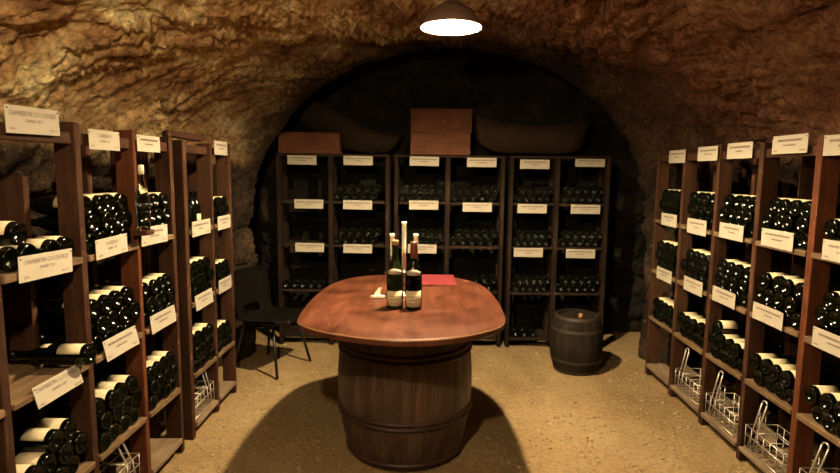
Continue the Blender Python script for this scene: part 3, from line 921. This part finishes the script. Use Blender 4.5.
cs = thing('corkscrew', 'small corkscrew with pale handle lying left of the bottles on the table', 'corkscrew', (-0.272, 3.035, T + 0.002), 0.1)
bm = bmesh.new(); pts = [(-0.052, -0.006), (-0.03, -0.014), (0.02, -0.012), (0.035, 0.0), (0.01, 0.006), (-0.03, 0.004)]
A = [bm.verts.new((x, y, 0.0)) for x, y in pts]; B = [bm.verts.new((x * 0.95, y * 0.9, 0.014)) for x, y in pts]
bm.faces.new(A[::-1]); bm.faces.new(B)
for i in range(6): bm.faces.new((A[i], A[(i + 1) % 6], B[(i + 1) % 6], B[i]))
obj('handle', bm, M['bone'], cs, bevel=0.002)
bm = bmesh.new()
A = [bm.verts.new(p) for p in ((-0.030, 0.0, 0.012), (0.004, 0.0, 0.012), (0.012, 0.004, 0.055), (-0.004, 0.006, 0.050), (-0.022, 0.002, 0.030))]
B = [bm.verts.new(v.co + Vector((0, 0.008, 0))) for v in A]
bm.faces.new(A); bm.faces.new(B[::-1])
for i in range(5): bm.faces.new((A[(i + 1) % 5], A[i], B[i], B[(i + 1) % 5]))
obj('lever', bm, M['bone'], cs, bevel=0.0015)
bm = bmesh.new(); tube(bm, [(0.03 + 0.045 * k / 40, 0.004 * math.cos(k * 0.9), 0.006 + 0.004 * math.sin(k * 0.9)) for k in range(41)], 0.0012, 6)
obj('worm', bm, M['blackmetal'], cs, True)

# ------------------------------------------------------------------ boxes and baskets on the back racks
def wbox(x0, x1, y0, z0, z1, label, lid=True, marks=False, D=0.14):
    t = thing('wooden_box', label, 'box', ((x0 + x1) / 2, y0 + D, z0), 0, 'wooden boxes on the back racks')
    w = (x1 - x0) / 2; h = z1 - z0
    bm = newbox(-w, w, -D, -D + 0.012, 0.0, h - 0.012); box(bm, -w, w, D - 0.012, D, 0, h - 0.012)
    box(bm, -w, -w + 0.012, -D + 0.012, D - 0.012, 0, h - 0.012); box(bm, w - 0.012, w, -D + 0.012, D - 0.012, 0, h - 0.012); box(bm, -w + 0.012, w - 0.012, -D + 0.012, D - 0.012, 0, 0.01)
    obj('case', bm, M['boxwood'], t)
    obj('lid', newbox(-w - 0.002, w + 0.002, -D - 0.002, D + 0.002, h - 0.011, h, wob=0.001), M['boxwood'], t, bevel=0.002)
    if marks:
        bm = bmesh.new()
        for cx, r in ((0.03, 0.018), (0.135, 0.022)):
            bmesh.ops.create_circle(bm, cap_ends=True, segments=16, radius=r, matrix=Matrix.Translation((cx, -D - 0.0012, h * 0.42)) @ Matrix.Rotation(PI / 2, 4, 'X'))
        obj('stamp', bm, plain('faded_stamp', (0.13, 0.035, 0.02), 0.7), t)
    return t
wbox(-1.30, -0.775, 4.83, 1.679, 1.858, 'reddish wooden box lying at the left end of the back racks', D=0.07)
wbox(-0.168, 0.340, 4.83, 1.679, 1.870, 'lower of the two stacked reddish boxes on the middle back rack')
wbox(-0.168, 0.352, 4.825, 1.871, 2.064, 'upper of the two stacked reddish boxes on the middle back rack', marks=True)

def wicker(top, bot, y0, bulge, label):
    """curved harvest basket: its rim dips in the middle; the belly bulges to the room"""
    t = thing('harvest_basket', label, 'basket', (top[len(top) // 2][0], y0 + 0.12, 1.678), 0, 'baskets on the back racks')
    ox, oy, oz = t.location
    N, K = 36, 14
    def samp(L, u):
        f = u * (len(L) - 1); i = min(int(f), len(L) - 2); k = f - i
        g = lambda a: Vector((L[a][0], 0, L[a][1]))
        i0, i3 = max(i - 1, 0), min(i + 2, len(L) - 1)
        p0, p1, p2, p3 = g(i0), g(i), g(i + 1), g(i3)
        return 0.5 * ((2 * p1) + (-p0 + p2) * k + (2 * p0 - 5 * p1 + 4 * p2 - p3) * k * k + (-p0 + 3 * p1 - 3 * p2 + p3) * k ** 3)
    bm = bmesh.new(); uvl = bm.loops.layers.uv.new('UVMap')
    g = []
    for i in range(N + 1):
        u = i / N; a = samp(top, u); b = samp(bot, u); col = []
        for j in range(K + 1):
            v = j / K
            p = a.lerp(b, v)
            edge = math.sin(PI * min(max(u, 0.001), 0.999)) ** 0.5
            yy = y0 + 0.24 - (0.10 + bulge) * edge * math.sin(PI * (0.30 + 0.55 * v)) 
            col.append(bm.verts.new((p.x - ox, yy - oy, p.z - oz)))
        g.append(col)
    for i in range(N):
        for j in range(K):
            f = bm.faces.new((g[i][j], g[i][j + 1], g[i + 1][j + 1], g[i + 1][j]))
            for l, (ii, jj) in zip(f.loops, ((i, j), (i, j + 1), (i + 1, j + 1), (i + 1, j))): l[uvl].uv = (ii / N * 0.6, jj / K * 1.6)
    rim = [c[0].co.copy() for c in g]
    o = obj('woven_body', bm, M['wicker'], t, True)
    s = o.modifiers.new('thick', 'SOLIDIFY'); s.thickness = 0.014; s.offset = 0
    bm = bmesh.new(); tube(bm, rim, 0.010, 8)
    obj('rim', bm, M['wicker'], t, True)
wicker([(-1.20, 2.05), (-1.07, 2.15), (-0.93, 2.10), (-0.77, 2.03), (-0.58, 1.915), (-0.39, 1.85), (-0.27, 1.85)],
       [(-1.22, 2.00), (-1.10, 1.90), (-0.93, 1.80), (-0.80, 1.735), (-0.62, 1.70), (-0.42, 1.70), (-0.31, 1.76)], 4.985, 0.12,
       'tilted brown wicker basket on the left back rack behind a wooden box')
wicker([(0.37, 2.04), (0.50, 1.995), (0.70, 1.955), (0.90, 1.93), (1.10, 1.94), (1.26, 1.965), (1.41, 2.01)],
       [(0.39, 1.93), (0.43, 1.80), (0.58, 1.71), (0.88, 1.70), (1.16, 1.70), (1.33, 1.76), (1.385, 1.90)], 4.86, 0.12,
       'wide brown wicker basket on the right back rack beside stacked boxes')

# ------------------------------------------------------------------ wire bottle carriers
def carrier(loc, rz, label, tall=0.25, L=0.30, W=0.17, lean=0.0, fy=1):
    t = thing('wire_carrier', label, 'wire carrier', loc, rz, 'wire bottle carriers under the racks')
    t.rotation_euler = (lean, 0, rz)
    r = 0.0028
    bm = bmesh.new()
    for z in (0.005, 0.075, 0.125):
        tube(bm, [(-L / 2, -W / 2, z), (L / 2, -W / 2, z), (L / 2, W / 2, z), (-L / 2, W / 2, z)], r, 6, closed=True)
    for i in range(7):
        x = -L / 2 + L * i / 6
        tube(bm, [(x, -W / 2, 0.125), (x, -W / 2, 0.005), (x, W / 2, 0.005), (x, W / 2, 0.125)], r * 0.8, 5)
    for i in range(1, 3):
        x = -L / 2 + L * i / 3
        tube(bm, [(x, -W / 2, 0.125), (x, W / 2, 0.125)], r * 0.8, 5)
    tube(bm, [(-L / 2, 0, 0.125), (L / 2, 0, 0.125)], r * 0.8, 5)
    obj('basket_wires', bm, M['wire'], t, True)
    bm = bmesh.new()
    yf = fy * (W / 2 - 0.012); b0, e = L / 2 - 0.028, 0.035      # handle stands at the room side and leans
    for q in (-1, 1):
        tube(bm, [(q * 0.02 + b0, yf, 0.005), (q * 0.02 + b0 - 0.35 * (b0 - e), yf, 0.11), (q * 0.02 + e, yf, tall + 0.02)], r * 1.6, 6)
    tube(bm, bez((-0.02 + e, yf, tall + 0.02), (-0.024 + e, yf, tall + 0.045), (0.012 + e, yf, tall + 0.045), (0.02 + e, yf, tall + 0.02), 8), r * 1.6, 6)
    obj('handle', bm, M['wire'], t, True)
    return t
zb = 0.088
carrier((1.790, 3.585, zb), PI / 2, 'wire bottle carrier with upright handle under the fifth bay of the right rack', 0.27, L=0.32)
carrier((1.790, 3.155, zb), PI / 2, 'wire bottle carrier with upright handle under the fourth bay of the right rack', 0.27, L=0.32)
carrier((1.790, 2.725, zb), PI / 2, 'shiny wire bottle carrier leaning under the third bay of the right rack', 0.27, L=0.32)
carrier((1.790, 2.285, zb), PI / 2, 'wire bottle carrier under the second bay of the right rack, lower right corner', 0.27, L=0.32)
carrier((-1.430, 2.305, zb), PI / 2, 'wire bottle carrier under the second bay of the left rack', 0.20, L=0.31, fy=-1)
carrier((-1.430, 3.22, zb), PI / 2, 'wire bottle carrier under the fourth bay of the left rack', 0.20, L=0.30, fy=-1)
# cane loop
bm = bmesh.new()
tube(bm, [(0, 0.055 * math.cos(2 * PI * k / 28), 0.105 + 0.105 * math.sin(2 * PI * k / 28)) for k in range(28)], 0.007, 8, closed=True)
o = obj('cane_hoop', bm, M['cane'], None, True); o.location = (-1.40, 3.56, 0.102); o.rotation_euler = (0, -0.15, 0)
tag(o, 'pale oval cane hoop leaning in the bottom of the farthest left bay', 'hoop')

# ------------------------------------------------------------------ chair
ch = thing('shell_chair', 'dark plastic shell chair on thin black metal legs behind the left rack', 'chair', (-1.225, 4.25, 0), math.radians(-22))
# local +x forward
def shell_xyz(u, v):
    """u 0..1 from seat front to back top, v -1..1 across"""
    P = [(0.225, 0.385), (0.20, 0.412), (0.08, 0.405), (-0.08, 0.392), (-0.165, 0.405), (-0.205, 0.46), (-0.225, 0.55), (-0.243, 0.66), (-0.258, 0.765)]
    f = u * (len(P) - 1); i = min(int(f), len(P) - 2); k = f - i
    g = lambda a: Vector((P[max(0, min(a, len(P) - 1))][0], 0, P[max(0, min(a, len(P) - 1))][1]))
    p0, p1, p2, p3 = g(i - 1), g(i), g(i + 1), g(i + 2)
    p = 0.5 * ((2 * p1) + (-p0 + p2) * k + (2 * p0 - 5 * p1 + 4 * p2 - p3) * k * k + (-p0 + 3 * p1 - 3 * p2 + p3) * k ** 3)
    w = 0.23 - 0.025 * smooth(0.35, 0.6, u) + 0.02 * smooth(0.6, 0.85, u)
    if u > 0.93: w *= 1 - 0.35 * ((u - 0.93) / 0.07) ** 2
    if u < 0.06: w *= 1 - 0.15 * ((0.06 - u) / 0.06) ** 2
    dish = v * v
    if u < 0.5: p.z += 0.018 * dish
    else: p.x += 0.045 * dish
    return Vector((p.x, v * w, p.z))
bm = bmesh.new(); NU, NV = 40, 18
g = [[bm.verts.new(shell_xyz(i / NU, -1 + 2 * j / NV)) for j in range(NV + 1)] for i in range(NU + 1)]
for i in range(NU):
    for j in range(NV):
        u = (i + 0.5) / NU; v = -1 + 2 * (j + 0.5) / NV
        if 0.54 < u < 0.66 and abs(v) < 0.45: continue     # opening between seat and back
        bm.faces.new((g[i][j], g[i][j + 1], g[i + 1][j + 1], g[i + 1][j]))
o = obj('seat_shell', bm, M['plastic'], ch, True)
s = o.modifiers.new('thick', 'SOLIDIFY'); s.thickness = 0.008; s.offset = 0
for sx in (1, -1):
    for sy in (1, -1):
        bm = bmesh.new(); tube(bm, [(sx * 0.13, sy * 0.15, 0.385), (sx * 0.21, sy * 0.215, 0.001)], 0.011, 10)
        obj('leg', bm, M['blackmetal'], ch, True)
bm = bmesh.new()
for sy in (1, -1): tube(bm, [(-0.15, sy * 0.15, 0.383), (0.15, sy * 0.15, 0.383)], 0.010, 8)
tube(bm, [(0.13, -0.16, 0.381), (0.13, 0.16, 0.381)], 0.010, 8); tube(bm, [(-0.13, -0.16, 0.381), (-0.13, 0.16, 0.381)], 0.010, 8)
obj('seat_frame', bm, M['blackmetal'], ch, True)

# ------------------------------------------------------------------ lamps
la = thing('ceiling_lamp', 'round glowing ceiling lamp hanging above the table', 'lamp', (0.10, 3.0, 2.275))
def globe(r, z0):
    bm = bmesh.new(); lathe(bm, [(r * math.sin(PI * k / 16) if 0 < k < 16 else 0, z0 - r * math.cos(PI * k / 16)) for k in range(17)], 24); return bm
obj('bulb', globe(0.035, 0.065), M['lamp_a'], la, True)
bm = bmesh.new(); lathe(bm, [(0, 0.118), (0.045, 0.114), (0.10, 0.082), (0.135, 0.04), (0.157, 0.0)], 48)
obj('reflector', bm, M['whitemetal'], la, True)
bm = bmesh.new(); lathe(bm, [(0.1575, 0.0), (0.160, 0.001), (0.138, 0.044), (0.104, 0.086), (0.048, 0.120), (0.012, 0.124), (0.012, 0.30), (0.0, 0.30)], 48)
obj('shade', bm, M['browncan'], la, True)
LBP = (-0.40, 0.62, 2.06)
lb = thing('bulb_lamp', 'round glowing bulb lamp hanging near the entrance, above the camera', 'lamp', LBP)
obj('bulb', globe(0.035, 0.045), M['lamp_b'], lb, True)
bm = bmesh.new(); lathe(bm, [(0, 0.07), (0.03, 0.07), (0.03, 0.11), (0.006, 0.12), (0.006, 0.42), (0, 0.42)], 20)
obj('socket', bm, M['whitemetal'], lb, True)

# ------------------------------------------------------------------ camera, world
Fpx = 560.0; ROLL = math.radians(0.6); VPX, VPY = 430.0, 171.0
dx, dy = VPX - 420, 236.5 - VPY
c_, s_ = math.cos(ROLL), math.sin(ROLL)
xx, yy = dx * c_ - dy * s_, dx * s_ + dy * c_
pitch = math.atan2(yy, Fpx); yaw = math.atan2(xx * math.cos(pitch), Fpx)
f = Vector((-math.sin(yaw) * math.cos(pitch), math.cos(yaw) * math.cos(pitch), -math.sin(pitch)))
r = f.cross(Vector((0, 0, 1))).normalized(); u = r.cross(f)
r2 = r * c_ + u * s_; u2 = u * c_ - r * s_
cam = bpy.data.cameras.new('camera'); co = bpy.data.objects.new('camera', cam); C.objects.link(co)
m3 = Matrix((r2, u2, -f)).transposed()
co.matrix_world = Matrix.Translation((0, 0, 1.54)) @ m3.to_4x4()
cam.sensor_width = 36.0; cam.lens = Fpx / 840 * 36.0; cam.clip_start = 0.02
scn.camera = co
w = bpy.data.worlds.new('world'); scn.world = w; w.use_nodes = True
w.node_tree.nodes['Background'].inputs['Color'].default_value = (0.5, 0.3, 0.15, 1)
w.node_tree.nodes['Background'].inputs['Strength'].default_value = 0.0
vs = scn.view_settings
vs.view_transform = 'Standard'; vs.look = 'None'; vs.gamma = 1.0; vs.use_curve_mapping = False
vs.exposure = 1.33
print('bottles', n_bottles)
